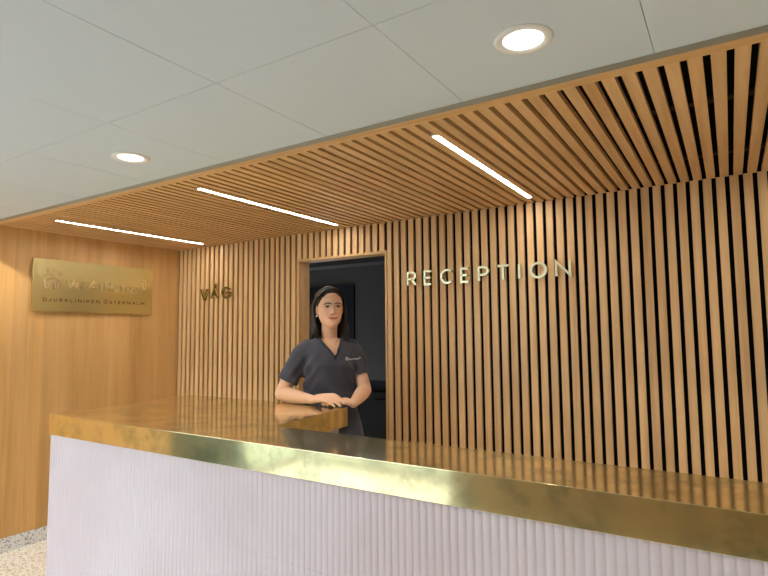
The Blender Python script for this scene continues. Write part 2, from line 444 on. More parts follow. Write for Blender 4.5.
# fluted tile front: rows of 300 mm tiles with 25 mm flutes
bm = bmesh.new()
fx0, fx1, fy = -2.967, 1.283, 1.486
def flutes(bm, z0, z1):
    prof = []
    n = int(round((fx1-fx0)/.025))
    for i in range(n):
        x = fx0+i*.025
        for j in range(10):
            a = j/10; prof.append((x+.025*a, .0034*(1-abs(math.sin(PI*a))**.55)))
    prof.append((fx1, .0034))
    lo = [bm.verts.new((x, fy+d-.003*(x-fx0)*1.09, z0)) for x, d in prof]; hi = [bm.verts.new((x, fy+d-.003*(x-fx0)*1.09, z1)) for x, d in prof]
    for i in range(len(prof)-1):
        f = bm.faces.new((lo[i], lo[i+1], hi[i+1], hi[i])); f.smooth = True
    bl = [bm.verts.new((prof[0][0], fy+.02, z0)), bm.verts.new((prof[-1][0], fy+.02-.014, z0))]
    bh = [bm.verts.new((prof[0][0], fy+.02, z1)), bm.verts.new((prof[-1][0], fy+.02-.014, z1))]
    nv = lambda vs: [bm.verts.new(v.co) for v in vs]
    bm.faces.new(nv(lo[::-1]+bl)); bm.faces.new(nv(hi+bh[::-1]))
    bm.faces.new((lo[-1], bl[1], bh[1], hi[-1])); bm.faces.new((bl[0], lo[0], hi[0], bh[0])); bm.faces.new((bl[1], bl[0], bh[0], bh[1]))
for z0, z1 in ((.705, .9995), (.4045, .7046), (.104, .4041), (0, .1036)): flutes(bm, z0, z1)
local(finish('fluted_tile_front', bm, TILE), desk)
bm = bmesh.new()
prism(bm, [(-2.962, 1.507), (1.29, 1.494), (1.29, 1.72), (-1.74, 1.737), (-1.81, 2.39), (-3.045, 2.38)], 0, .9995)
local(finish('carcass', bm, GROUT), desk)

# ------------------------------------------------------------------ letters
def arc(cx, cy, rx, ry, a0, a1, n=14):
    return [(cx+rx*math.cos(math.radians(a0+(a1-a0)*i/n)), cy+ry*math.sin(math.radians(a0+(a1-a0)*i/n))) for i in range(n+1)]
def glyph(c):
    O, C = False, True
    G = {
     'R': [([(0,0),(0,1),(.5,1)]+arc(.52,.74,.42,.26,90,-90)+[(0,.48)], O), ([(.45,.48),(1,0)], O)],
     'E': [([(1,1),(0,1),(0,0),(1,0)], O), ([(0,.5),(.88,.5)], O)],
     'C': [(arc(.53,.5,.53,.5,48,312,26), O)],
     'P': [([(0,0),(0,1),(.5,1)]+arc(.52,.72,.48,.28,90,-90)+[(0,.44)], O)],
     'T': [([(0,1),(1,1)], O), ([(.5,1),(.5,0)], O)],
     'I': [([(.5,0),(.5,1)], O)],
     'O': [(arc(.5,.5,.5,.5,0,348.75,31), C)],
     'N': [([(0,0),(0,1),(1,0),(1,1)], O)],
     'V': [([(0,1),(.5,0),(1,1)], O)],
     'A': [([(0,0),(.5,1),(1,0)], O), ([(.17,.33),(.83,.33)], O)],
     'G': [(arc(.53,.5,.53,.5,45,348,28)+[(1.0,.46),(.58,.46)], O)],
     'D': [([(0,0),(0,1),(.45,1)]+arc(.45,.5,.55,.5,90,-90,16)+[(0,0)], O)],
     'J': [([(.9,1),(.9,.3)]+arc(.45,.3,.45,.3,0,-170), O)],
     'U': [([(0,1),(0,.4)]+arc(.5,.4,.5,.4,180,360)+[(1,1)], O)],
     'K': [([(0,0),(0,1)], O), ([(1,1),(.05,.42)], O), ([(.32,.58),(1,0)], O)],
     'L': [([(0,1),(0,0),(1,0)], O)],
     'S': [(arc(.5,.75,.46,.25,35,270)+arc(.5,.25,.5,.25,90,-145), O)],
     'M': [([(0,0),(0,1),(.5,.3),(1,1),(1,0)], O)],
     'H': [([(0,0),(0,1)], O), ([(1,0),(1,1)], O), ([(0,.5),(1,.5)], O)],
     'e': [([(.02,.52),(1,.52)]+arc(.5,.5,.5,.5,0,318,24), O)],
     't': [([(.4,1.3),(.4,.22)]+arc(.68,.22,.28,.22,180,290), O), ([(0,.95),(1,.95)], O)],
     'o': [(arc(.5,.5,.5,.5,0,348.75,31), C)],
     'm': [([(0,0),(0,1)], O), ([(0,.7)]+arc(.25,.68,.25,.32,180,0)+[(.5,0)], O), ([(.5,.7)]+arc(.75,.68,.25,.32,180,0)+[(1,0)], O)],
    }
    return G[c]
def stroke(bm, pts, t, d, f, closed=False):
    """extruded ribbon of width t and depth d; f maps (x, y, z) plane coordinates into the place"""
    P = [Vector(p) for p in pts]; n = len(P); L_, R_ = [], []
    for i in range(n):
        if closed: a, b = P[(i-1) % n], P[(i+1) % n]
        else: a, b = P[max(i-1, 0)], P[min(i+1, n-1)]
        d0 = (P[i]-a).normalized() if (P[i]-a).length > 1e-9 else (b-P[i]).normalized()
        d1 = (b-P[i]).normalized() if (b-P[i]).length > 1e-9 else d0
        tn = (d0+d1).normalized() if (d0+d1).length > 1e-6 else d1
        nn = Vector((-tn.y, tn.x)); k = min(1/max(nn.dot(Vector((-d1.y, d1.x))), .38), 2.4)
        L_.append(P[i]+nn*t/2*k); R_.append(P[i]-nn*t/2*k)
    mk = lambda S_, z: [bm.verts.new(f(p.x, p.y, z)) for p in S_]
    lf, rf, lb, rb = mk(L_, d), mk(R_, d), mk(L_, 0), mk(R_, 0)
    rng = range(n if closed else n-1)
    for i in rng:
        j = (i+1) % n
        bm.faces.new((lf[i], lf[j], rf[j], rf[i])); bm.faces.new((lb[i], rb[i], rb[j], lb[j]))
        bm.faces.new((lf[i], lb[i], lb[j], lf[j])); bm.faces.new((rf[i], rf[j], rb[j], rb[i]))
    if not closed:
        bm.faces.new((lf[0], rf[0], rb[0], lb[0])); bm.faces.new((lf[-1], lb[-1], rb[-1], rf[-1]))
def letter(bm, c, x0, x1, z0, z1, t, d, f):
    for pts, cl in glyph(c):
        stroke(bm, [(x0+t/2+px*(x1-x0-t), z0+t/2+py*(z1-z0-t)) for px, py in pts], t, d, f, cl)
def ringmark(bm, cx, cy, r, t, d, f): stroke(bm, arc(cx, cy, r, r, 0, 342, 19), t, d, f, True)

YL = YB-.016
wallmap = lambda x, y, z: (x, YL-z, y)
rec = [('R', -1.864, -1.787, 'brass letter R that begins the word on the slat wall'), ('E', -1.732, -1.671, 'brass letter E between the R and the C on the slat wall'),
       ('C', -1.608, -1.514, 'brass letter C on the slat wall, curved and open to one side'), ('E', -1.465, -1.402, 'brass letter E between the C and the P on the slat wall'),
       ('P', -1.344, -1.270, 'brass letter P on the slat wall'), ('T', -1.217, -1.135, 'brass letter T on the slat wall'),
       ('I', -1.081, -1.067, 'brass letter I on the slat wall, a single thin upright bar'), ('O', -1.010, -.906, 'round brass letter O on the slat wall'),
       ('N', -.859, -.765, 'bright brass letter N that ends the word on the slat wall')]
for c, x0, x1, lab in rec:
    bm = bmesh.new(); letter(bm, c, x0, x1, 1.814, 1.913, .0135, .018, wallmap)
    if c in 'RECPTION':
        for px in ((x0+x1)/2,) if c in 'IT' else (x0+.0075,) if c != 'O' else (x0+.012,):
            box(bm, px-.003, px+.003, YL-.002, YB+.001, 1.86, 1.866)
    tag(finish('wall_letter', bm, BRASS_LET), lab, 'letter', 'brass letters RECEPTION on the slat wall')
for c, x0, x1, lab in (('V', -3.992, -3.890, 'brass letter V on the slat wall, first of the short word beside the doorway'),
                       ('A', -3.856, -3.756, 'brass letter A with a ring above it on the slat wall'),
                       ('G', -3.718, -3.606, 'brass letter G on the slat wall, last of the short word beside the doorway')):
    bm = bmesh.new(); letter(bm, c, x0, x1, 1.806, 1.906, .0160, .022, wallmap)
    if c == 'A': ringmark(bm, (x0+x1)/2, 1.924, .0125, .008, .014, wallmap)
    px = (x0+x1)/2 if c != 'G' else x0+.012
    box(bm, px-.004, px+.004, YL-.002, YB+.001, 1.812 if c == 'V' else 1.86, 1.82 if c == 'V' else 1.866)
    tag(finish('wall_letter', bm, BRASS_DIMMED), lab, 'letter', 'brass letters of the short word beside the doorway')

# ------------------------------------------------------------------ brass plaque
plq = tag(empty('brass_plaque', (XL, 2.5, 1.68)), 'brushed brass clinic plaque with raised house and paw emblem on oak wall', 'sign')
bm = bmesh.new()
y0, y1, z0, z1, r = 1.999, 2.990, 1.681, 2.078, .014
pp = [(y0+r+r*math.cos(a), z0+r+r*math.sin(a)) for a in [PI+PI/2*i/5 for i in range(6)]] + [(y1-r+r*math.cos(a), z0+r+r*math.sin(a)) for a in [1.5*PI+PI/2*i/5 for i in range(6)]] \
   + [(y1-r+r*math.cos(a), z1-r+r*math.sin(a)) for a in [PI/2*i/5 for i in range(6)]] + [(y0+r+r*math.cos(a), z1-r+r*math.sin(a)) for a in [PI/2+PI/2*i/5 for i in range(6)]]
A_ = [bm.verts.new((XL+.016, y, z)) for y, z in pp]; B_ = [bm.verts.new((XL+.024, y, z)) for y, z in pp]
bm.faces.new(B_); bm.faces.new(A_[::-1])
for i in range(len(pp)): bm.faces.new((A_[i], A_[(i+1) % len(pp)], B_[(i+1) % len(pp)], B_[i]))
for y in (2.1, 2.89):
    for z in (1.73, 2.03): box(bm, XL-.001, XL+.0165, y-.01, y+.01, z-.01, z+.01)
local(finish('plate', bm, BRASS_SIGN), plq)
smap = lambda x, y, z: (XL+.024+z, x, y)
for c, a, b in (('V', 2.240, 2.303), ('e', 2.309, 2.360), ('t', 2.369, 2.399), ('A', 2.419, 2.488), ('t', 2.496, 2.526), ('H', 2.542, 2.604), ('o', 2.618, 2.674), ('m', 2.688, 2.784), ('e', 2.797, 2.849)):
    bm = bmesh.new(); zt = 1.935 if c in 'VAH' else 1.916
    letter(bm, c, a, b, 1.862, zt if c != 't' else 1.912, .0115, .012, smap)
    local(finish('letter', bm, BRASS_RAISED), plq)
bm = bmesh.new()
stroke(bm, [(2.072, 1.905), (2.072, 1.918), (2.131, 1.953), (2.190, 1.922), (2.190, 1.908)], .013, .007, smap)
stroke(bm, [(2.086, 1.915), (2.086, 1.862), (2.108, 1.862)] + [(2.108, 1.89)] + arc(2.131, 1.89, .023, .022, 180, 0, 10) + [(2.154, 1.862), (2.177, 1.862), (2.177, 1.915)], .015, .007, smap)
local(finish('house_emblem', bm, BRASS_RAISED), plq)
for cx, cz in ((2.081, 1.972), (2.114, 1.995), (2.153, 1.998), (2.189, 1.974)):
    bm = bmesh.new(); ellipsoid(bm, (XL+.024, cx, cz), (.006, .0095, .013), n=14, m=8); local(finish('paw_toe_emblem', bm, BRASS_RAISED), plq)
bm = bmesh.new(); c0, c1, a_, t_ = 2.906, 1.935, .034, .011
plus = [(-t_, a_), (t_, a_), (t_, t_), (a_, t_), (a_, -t_), (t_, -t_), (t_, -a_), (-t_, -a_), (-t_, -t_), (-a_, -t_), (-a_, t_), (-t_, t_)]
stroke(bm, [(c0+x, c1+y) for x, y in plus], .009, .007, smap, True); local(finish('cross_emblem', bm, BRASS_RAISED), plq)
bm = bmesh.new()
def word(bm, s, a, b, z0, z1, t, d, f):
    wd = {'I': .22, 'J': .7, 'E': .8, 'L': .75, 'M': 1.25, 'O': 1.2, 'N': 1.05, 'D': 1.0, 'T': .85, 'S': .85}
    ws = [wd.get(c, .95) for c in s]; gap = .62; tot = sum(ws)+gap*(len(s)-1); k = (b-a)/tot; x = a
    for c, w_ in zip(s, ws):
        if c == 'I': stroke(bm, [(x+w_*k/2, z0), (x+w_*k/2, z1)], t, d, f)
        else: letter(bm, c, x, x+w_*k, z0, z1, t, d, f)
        x += (w_+gap)*k
    return
word(bm, 'DJURKLINIKEN', 2.077, 2.512, 1.758, 1.785, .0048, .0012, smap)
local(finish('engraved_word', bm, ENGRAVED), plq); bm = bmesh.new()
word(bm, 'OSTERMALM', 2.546, 2.914, 1.758, 1.785, .0048, .0012, smap)
for x in (2.5565, 2.5715): box(bm, XL+.024, XL+.0252, x-.003, x+.003, 1.790, 1.796)
local(finish('engraved_word', bm, ENGRAVED), plq)

# ------------------------------------------------------------------ cabinet in the dim room
cab = tag(empty('storage_cabinet', (-2.95, 4.9, 0)), 'dim grey cabinet with a black top seen through the doorway', 'cabinet')
bm = bmesh.new(); box(bm, -.8, .75, -.28, .28, .08, .93, bev=.003); box(bm, -.77, .72, -.24, .26, 0, .0805); finish('body', bm, GREYCAB, cab)
bm = bmesh.new(); box(bm, -.82, .77, -.31, .29, .93, .965, bev=.003); finish('cabinet_top', bm, BLACKDOOR, cab)
for x in (-.54, -.025, .49):
    bm = bmesh.new(); box(bm, x-.245, x+.245, -.298, -.2805, .1, .91, bev=.002); dd = finish('cabinet_door', bm, GREYCAB, cab)
    bm = bmesh.new(); box(bm, x-.06, x+.06, -.31, -.2985, .84, .852); finish('handle', bm, BLACKDOOR, dd)

#PERSON-BEGIN
# ------------------------------------------------------------------ the receptionist
# local frame: x = sideways (towards the doorway side), y = away from the front of her body (so -y is where she faces), z up
PO = Vector((-2.05, 2.62, 0)); fv = Vector((.61623, -.78757, 0)); uv = Vector((.78757, .61623, 0))
RZ = math.atan2(uv.y, uv.x)
def skin_mat():
    m, N, L, b = mat('skin', lin(222, 172, 140), .48, spec=.35)
    a = N.new('ShaderNodeVertexColor'); a.layer_name = 'tone'
    n = N.new('ShaderNodeTexNoise'); n.inputs['Scale'].default_value = 45
    tc = N.new('ShaderNodeTexCoord'); L.new(tc.outputs['Object'], n.inputs['Vector'])
    hs = N.new('ShaderNodeHueSaturation'); L.new(a.outputs[0], hs.inputs['Color'])
    L.new(math_node(N, L, 'ADD', math_node(N, L, 'MULTIPLY', n.outputs['Fac'], .1), .95), hs.inputs['Value'])
    L.new(hs.outputs[0], b.inputs['Base Color'])
    b.inputs['Subsurface Weight'].default_value = .12; b.inputs['Subsurface Radius'].default_value = (.012, .005, .003); b.inputs['Subsurface Scale'].default_value = 1
    return m
SKIN = skin_mat()
def cloth(name, c):
    m, N, L, b = mat(name, c, .82, spec=.2)
    b.inputs['Sheen Weight'].default_value = .15
    tc = N.new('ShaderNodeTexCoord'); n = N.new('ShaderNodeTexNoise'); n.inputs['Scale'].default_value = 14; n.inputs['Detail'].default_value = 3
    L.new(tc.outputs['Object'], n.inputs['Vector'])
    bp = N.new('ShaderNodeBump'); bp.inputs['Strength'].default_value = .25; bp.inputs['Distance'].default_value = .006
    L.new(n.outputs['Fac'], bp.inputs['Height']); L.new(bp.outputs[0], b.inputs['Normal'])
    return m
SCRUB = cloth('charcoal_scrub', lin(68, 68, 77)); SCRUB2 = cloth('charcoal_scrub_trim', lin(54, 54, 62))
HAIRM, *_ = mat('dark_brown_hair', lin(34, 25, 22), .42, spec=.5)
EYEW, *_ = mat('eye_white', lin(176, 164, 156), .2); IRIS, *_ = mat('iris', lin(58, 40, 28), .2); LASH, *_ = mat('lash', lin(30, 22, 20), .7)
TEETH, *_ = mat('teeth', lin(232, 226, 216), .3)
PEARL, *_ = mat('pearl', lin(240, 236, 230), .2); GOLDCH, *_ = mat('gold_chain', (.85, .65, .35, 1), .25, 1)
SHOE, *_ = mat('white_shoe', lin(214, 212, 208), .6); PRINT, *_ = mat('white_print', lin(230, 230, 232), .7)

per = tag(empty('person', PO, RZ), 'smiling person with long dark hair in charcoal scrub top, hands resting on desk corner', 'person')
V3 = lambda u, v, z: Vector((u, -v, z))            # u sideways, v forward, z up  ->  local axes
BY = math.radians(11)                               # body turned slightly
def bodyp(u, v, z):
    return V3(u*math.cos(BY)+v*math.sin(BY), v*math.cos(BY)-u*math.sin(BY), z)
def torso_rings(rows, n=44):
    out = []
    for z, w, df, db, cu in rows:
        r = []
        for i in range(n):
            a = 2*PI*i/n; c_, s_ = math.cos(a), math.sin(a)
            e = 2/2.35
            x = w*math.copysign(abs(c_)**e, c_); y = (df if s_ > 0 else db)*math.copysign(abs(s_)**e, s_)
            r.append(bodyp(cu+x, y, z))
        out.append(r)
    return out

# --- head (a sideways, b forward, c up; origin between the ears at eye height)
HY = math.radians(13); HO = V3(.0, .022, 1.655); HT = math.radians(-2)
def headp(a, b, c):
    a, c = a*math.cos(HT)+c*math.sin(HT), c*math.cos(HT)-a*math.sin(HT)
    return HO + V3(a*math.cos(HY)+b*math.sin(HY), b*math.cos(HY)-a*math.sin(HY), c)
def interp(tab, c):
    if c <= tab[0][0]: return tab[0][1:]
    for p, q in zip(tab, tab[1:]):
        if c <= q[0]:
            t = (c-p[0])/(q[0]-p[0]); t = t*t*(3-2*t)*.5+t*.5
            return [x+(y-x)*t for x, y in zip(p[1:], q[1:])]
    return tab[-1][1:]
HEAD = [(-.122, .012, .074, -.040), (-.114, .034, .083, -.006), (-.102, .0475, .086, .010), (-.085, .0585, .0865, .022), (-.062, .0665, .087, .042), (-.035, .0705, .088, .064),
        (-.005, .0725, .088, .084), (.025, .0745, .090, .094), (.050, .0735, .087, .096), (.075, .067, .075, .090), (.095, .055, .056, .074), (.110, .036, .034, .048), (.117, .012, .010, .018)]
G = lambda x, x0, s: math.exp(-((x-x0)/s)**2)
def face_detail(a, b, c):
    """extra forward offset of the front of the face"""
    o = 0
    aa = abs(a)
    o -= .0105*G(aa, .031, .0155)*G(c, .001, .0125)                # eye sockets
    o += .0045*G(aa, .031, .011)*G(c, -.001, .0075)                # lids and eyeballs
    o += .0035*G(aa, .030, .018)*G(c, .020, .007)                  # brow ridge
    o += .0060*G(a, 0, .0085)*G(c, -.004, .016)                    # nose bridge
    o += .0160*G(a, 0, .0095)*G(c, -.024, .015)
    o += .0200*G(a, 0, .0115)*G(c, -.038, .0095)                   # tip
    o += .0085*G(aa, .0145, .0065)*G(c, -.042, .0075)              # wings
    o += .0065*G(aa, .042, .017)*G(c, -.036, .018)                 # smiling cheeks
    o -= .0035*G(aa, .031, .006)*G(c, -.054, .016)                 # folds
    ml = -.0695+.0085*min(1, (aa/.031))**2                         # mouth line turned up at the ends
    e = 1 if aa < .031 else math.exp(-((aa-.031)/.006)**2)
    o += e*(.0045*G(c, ml+.0052, .0042)+.0055*G(c, ml-.0062, .0052)-.0060*G(c, ml, .0022))
    o -= .004*G(a, 0, .02)*G(c, -.0885, .006)
    o += .0055*G(a, 0, .017)*G(c, -.104, .010)                     # chin
    return o
def head_ring(c, n=96, off=0, face=True):
    w, fb, bb = interp(HEAD, c); r = []
    for i in range(n):
        t = 2*PI*i/n; s_, c_ = math.sin(t), math.cos(t)
        e = .92 if s_ > 0 else 1.0
        a = w*math.copysign(abs(c_)**e, c_); b = (fb if s_ > 0 else bb)*math.copysign(abs(s_)**e, s_)
        if s_ > 0 and face: b += face_detail(a, b, c)*min(1, s_*1.6)
        r.append((a, b, c))
    return r
bm = bmesh.new()
cs = [-.122+.239*i/110 for i in range(111)]
rings_mesh(bm, [[headp(*p) for p in head_ring(c)] for c in cs])
# ears
for sd in (-1, 1):
    Rm = Matrix.Rotation(.0, 3, 'X')
    ctr = headp(sd*.0755, -.008, -.010)
    E_ = Matrix.Rotation(-HY*-1, 3, 'Z') @ Matrix.Rotation(sd*.42, 3, 'Z') @ Matrix.Rotation(-.2, 3, 'X')
    ellipsoid(bm, ctr, (.0065, .017, .031), E_, 20, 14)
    ellipsoid(bm, headp(sd*.074, -.001, -.034), (.0055, .009, .011), E_, 14, 10)
# neck
tube(bm, [V3(-.004, -.030, 1.40), V3(-.004, -.022, 1.46), V3(-.002, -.004, 1.52), V3(.004, .012, 1.585), V3(.006, .02, 1.63)], [.066, .0525, .0475, .049, .05], n=28, k=4)
# trunk
TR = [(.80, .10, .06, .08, 0), (.86, .168, .10, .118, 0), (.95, .166, .100, .115, 0), (1.05, .142, .092, .090, 0), (1.13, .134, .092, .080, 0), (1.22, .142, .100, .085, 0), (1.30, .150, .112, .092, 0),
      (1.36, .152, .096, .094, 0), (1.40, .150, .074, .088, 0), (1.43, .132, .052, .078, 0), (1.452, .098, .036, .066, 0), (1.468, .062, .026, .056, 0)]
rings_mesh(bm, torso_rings(TR))
# arms  (shoulder, elbow, wrist)
SR, ER, WR = V3(-.150, .030, 1.402), V3(-.282, .028, 1.150), V3(-.098, .212, 1.131)
SL, EL, WL = V3(.140, -.034, 1.402), V3(.208, .040, 1.160), V3(.128, .306, 1.118)
def arm(S_, E_, W_):
    tube(bm, [S_+(S_-E_)*.02, S_, S_.lerp(E_, .35), S_.lerp(E_, .7), E_], [.030, .040, .044, .043, .040], n=22, k=4)
    tube(bm, [E_, E_.lerp(W_, .25), E_.lerp(W_, .6), E_.lerp(W_, .88), W_], [.0405, .0425, .036, .0275, .0255], n=22, k=4)
arm(SR, ER, WR); arm(SL, EL, WL)
# hands: palm plus five separate bent fingers
def hand(W_, K, side, lift, fingers, thumb, pr=.0145):
    """W_ wrist, K knuckle centre, side = horizontal unit vector towards the little finger"""
    h = (K-W_).normalized(); n_ = side.cross(h).normalized()
    if n_.z < 0: n_ = -n_
    for k_, q in enumerate((-.030, -.010, .010, .029)):
        m0 = W_ + side*q*.55 + h*.004; kn = K + side*q + n_*(.004-.16*abs(q-.0)*.5) - h*(.012 if k_ == 3 else .003 if k_ in (0, 2) else 0)
        tube(bm, [m0, m0.lerp(kn, .55)+n_*.002, kn], [.0165, pr, .0118], n=14, k=3)
        tip = fingers[k_]; r0 = (.0102, .0106, .0101, .0090)[k_]
        p1 = kn + (tip-kn)*.42 + Vector((0, 0, lift[k_])); p2 = kn + (tip-kn)*.76 + Vector((0, 0, lift[k_]*.75))
        tube(bm, [kn, p1, p2, tip], [r0*1.06, r0, r0*.9, r0*.74], n=14, k=4)
    b0 = W_ - side*.016 + h*.014
    tube(bm, [b0, thumb[0], thumb[1], thumb[2]], [.0165, .0135, .0108, .0082], n=14, k=4)
uvec = lambda u, v: V3(u, v, 0).normalized()
# left hand lies flat, pointing across to her other side
KL = V3(.046, .292, 1.131)
sL = uvec(-.16, .98)
hand(WL, KL, sL, (.010, .011, .010, .008),
     [V3(-.030, .250, 1.117), V3(-.040, .272, 1.114), V3(-.034, .294, 1.112), V3(-.014, .315, 1.111)],
     [V3(.088, .268, 1.132), V3(.056, .240, 1.124), V3(.030, .228, 1.118)])
# right hand folded over the fingers of the left
KR = V3(-.020, .285, 1.147)
sR = V3(-.44, .85, -.36).normalized()
hand(WR, KR, sR, (.012, .012, .009, .006),
     [V3(.062, .308, 1.137), V3(.072, .334, 1.122), V3(.056, .346, 1.1110), V3(.024, .346, 1.1095)],
     [V3(-.060, .226, 1.150), V3(-.026, .222, 1.152), V3(.004, .226, 1.150)])
# legs
for sd, v0 in ((-1, .012), (1, -.02)):
    hx = sd*.085
    tube(bm, [bodyp(hx, v0, .88), bodyp(hx*1.02, v0+.008, .70), bodyp(hx*1.0, v0+.01, .49), bodyp(hx, v0-.012, .34), bodyp(hx, v0-.01, .10), bodyp(hx, v0-.005, .07)], [.090, .080, .058, .054, .040, .040], n=24, k=4)
body = remeshed(bm, .0026, 2, .5)
lay = body.color_attributes.new('tone', 'FLOAT_COLOR', 'POINT')
base = Vector(lin(224, 176, 144)[:3]); lip = Vector(lin(186, 108, 98)[:3]); rosy = Vector(lin(218, 152, 126)[:3]); arm_c = Vector(lin(226, 180, 146)[:3]); brow_c = Vector(lin(52, 36, 30)[:3])
chy, shy, cht, sht = math.cos(HY), math.sin(HY), math.cos(HT), math.sin(HT)
for i, v in enumerate(body.vertices):
    p = v.co - HO; u, w_, c = p.x, -p.y, p.z
    a = u*chy-w_*shy; b = w_*chy+u*shy
    a, c = a*cht-c*sht, c*cht+a*sht
    col = base
    if b > .05 and c > -.13:
        aa = abs(a); ml = -.0695+.0085*min(1, aa/.031)**2
        k = max(0, 1-(aa/.031)**2)**.6
        up_, dn = .0072*k, .0085*k
        if k > 0 and -dn < c-ml < up_: col = base.lerp(lip, .8) if abs(c-ml) > .0016 else base.lerp(lip*.55, .9)
        else:
            col = base.lerp(rosy, .55*G(aa, .045, .02)*G(c, -.035, .02) + .35*G(a, 0, .012)*G(c, -.037, .012))
    elif v.co.z < 1.3: col = arm_c
    lay.data[i].color = (*col, 1)
link('body', body, SKIN, per, True)

# --- eyes, brows
for sd in (-1, 1):
    bm = bmesh.new(); ec = (sd*.0315, .0735, .0)
    ellipsoid(bm, headp(*ec), (.0128, .0112, .0072), Matrix.Rotation(HY, 3, 'Z'), 24, 16, 0)
    eye = finish('eye', bm, [EYEW], per, True)
    bm = bmesh.new(); fx = .0012
    ellipsoid(bm, headp(ec[0]+fx, ec[1]+.0086, -.0003), (.0060, .0030, .0056), Matrix.Rotation(HY, 3, 'Z'), 20, 12); finish('iris', bm, IRIS, eye, True)
    bm = bmesh.new()    # upper lid line and lashes
    tube(bm, [headp(sd*(.0315+d), .0855-.12*abs(d)-.0012*(d/.013)**2, .0042-.0036*(d/.0135)**2) for d in (-.0135, -.007, 0, .007, .0145)], [.0012, .0024, .0028, .0028, .0014], n=8, k=4); finish('eyelash', bm, LASH, eye, True)
    bm = bmesh.new()
    tube(bm, [headp(sd*x, y, z) for x, y, z in ((.0115, .0945, .0155), (.022, .0940, .0190), (.033, .0905, .0210), (.043, .0830, .0190), (.0515, .0735, .0130))], [.0030, .0046, .0044, .0034, .0014], n=8, k=4, flat=.6); finish('eyebrow', bm, LASH, per, True)

# --- hair: a fitted cap, then locks combed from the parting over the shoulders
def sstep(a, b, x):
    t = max(0, min(1, (x-a)/(b-a))); return t*t*(3-2*t)
def hairline(c): return interp([(-.13, -.030), (-.04, -.026), (-.012, -.020), (.012, .020), (.032, .046), (.050, .060), (.066, .0705), (.078, .0705), (.088, .086), (.12, .13)], c)[0]
bm = bmesh.new()
rgs = []
for i in range(84):
    c = -.075+.195*i/83; r = []
    w, fb, bb = interp(HEAD, min(c, .1165))
    for p in head_ring(c, 96, face=False):
        a, b, _ = p
        k = sstep(.004, -.006, b-hairline(c)-.004*noise.noise(Vector((a*90, b*20, c*90))))
        d = Vector((a, b, max(c-.02, 0)*.9)); d = d.normalized() if d.length > 1e-6 else Vector((0, 0, 1))
        o = .0050*k - .012*(1-k)
        q = Vector((a, b, c))+d*o
        if c > .08: q.z += .006*k*G(abs(a), .02, .025)
        r.append(headp(*q))
    rgs.append(r)
rings_mesh(bm, rgs)
for sd in (-1, 1):
    for k in range(74):
        t = k/73; j = random.uniform
        b0 = .078-.150*t
        ct = .117-.9*max(0, b0-.02)**2*8-1.2*max(0, -.02-b0)**2*4
        b1 = .046-.130*t; b2 = (.006 if sd > 0 else -.022)-.075*t; b3 = (.016 if sd > 0 else -.018)-.075*t
        w2 = .088 if t < .6 else .088-.05*(t-.6)/.4*1.2; w3 = .092-.05*max(0, t-.55)
        fwd = .052 if t < .45 else .052-.12*(t-.45)
        end = -.176+j(-.014, .012)-.02*(sd > 0)*(t < .6)
        e_in = j(-.030, .016)
        pts = [(sd*.002, b0*.98, ct+.007), (sd*.034, b0*.86-.004, min(ct, .112)+.002), (sd*.0690, b0*.5+b1*.5-.010, .072+.004*t), (sd*(w2-.001), b2-.004 if sd < 0 else b2+.026*(1-t), .022),
               (sd*(w2+.002+j(-.002, .003)), b2-.012+.012*t if sd < 0 else b2+.016*(1-t), -.030), (sd*(w3+j(-.004, .003)), b3+.3*(fwd-.02)*(1-t)-.006, -.085), (sd*(w3+.002+e_in*.5), b3+.7*fwd*(1-t)-.012, -.135), (sd*(w3+e_in), b3+fwd*(1-t)-.020+j(-.004, .004), end)]
        r = j(.0055, .0085)
        tube(bm, [headp(*p) for p in pts], [r*.5, r*.8, r, r, r*1.05, r*1.15, r*1.05, r*.35], n=7, k=4, flat=.62)
    for k in range(26):     # back curtain
        t = k/25; a_ = sd*(.012+.075*t)
        pts = [(a_*.35, -.060, .100), (a_*.8, -.100, .05), (a_*1.0, -.108, 0), (a_*1.05, -.098, -.07), (a_*1.1, -.088, -.13), (a_*1.15, -.088, -.185+random.uniform(-.01, .01))]
        tube(bm, [headp(*p) for p in pts], [.007, .010, .011, .012, .012, .004], n=7, k=4, flat=.7)
finish('hair', bm, HAIRM, per, True)
bm = bmesh.new(); ellipsoid(bm, headp(-.0795, .001, -.050), (.0056, .0056, .0062), n=14, m=10); finish('earring', bm, PEARL, per, True)

# --- scrub top
bm = bmesh.new()
TT = [(.79, .205, .132, .140, .004), (.90, .196, .124, .132, .004), (1.00, .176, .116, .118, .002), (1.10, .158, .113, .104, 0), (1.16, .154, .114, .101, 0), (1.24, .160, .122, .102, 0), (1.31, .168, .131, .106, 0),
      (1.37, .172, .114, .108, 0), (1.41, .170, .090, .102, 0), (1.437, .154, .066, .094, 0), (1.458, .120, .048, .082, 0), (1.474, .084, .036, .070, 0), (1.486, .05, .02, .05, 0)]
rings_mesh(bm, torso_rings(TT, 56))
DR = (ER-SR).normalized(); DLf = (EL-SL).normalized()
HR = SR+DR*.205; HL = SL+DLf*.172
tube(bm, [SR-DR*.012+V3(.012, 0, .0), SR+DR*.03, SR+DR*.10, SR+DR*.17, HR+DR*.05], [.054, .060, .060, .061, .062], n=30, k=4)
tube(bm, [SL-DLf*.012+V3(-.012, 0, .0), SL+DLf*.03, SL+DLf*.09, SL+DLf*.15, HL+DLf*.05], [.054, .059, .058, .059, .060], n=30, k=4)
tm = remeshed(bm, .005, 7, .5)
bm = bmesh.new(); bm.from_mesh(tm); bpy.data.meshes.remove(tm)
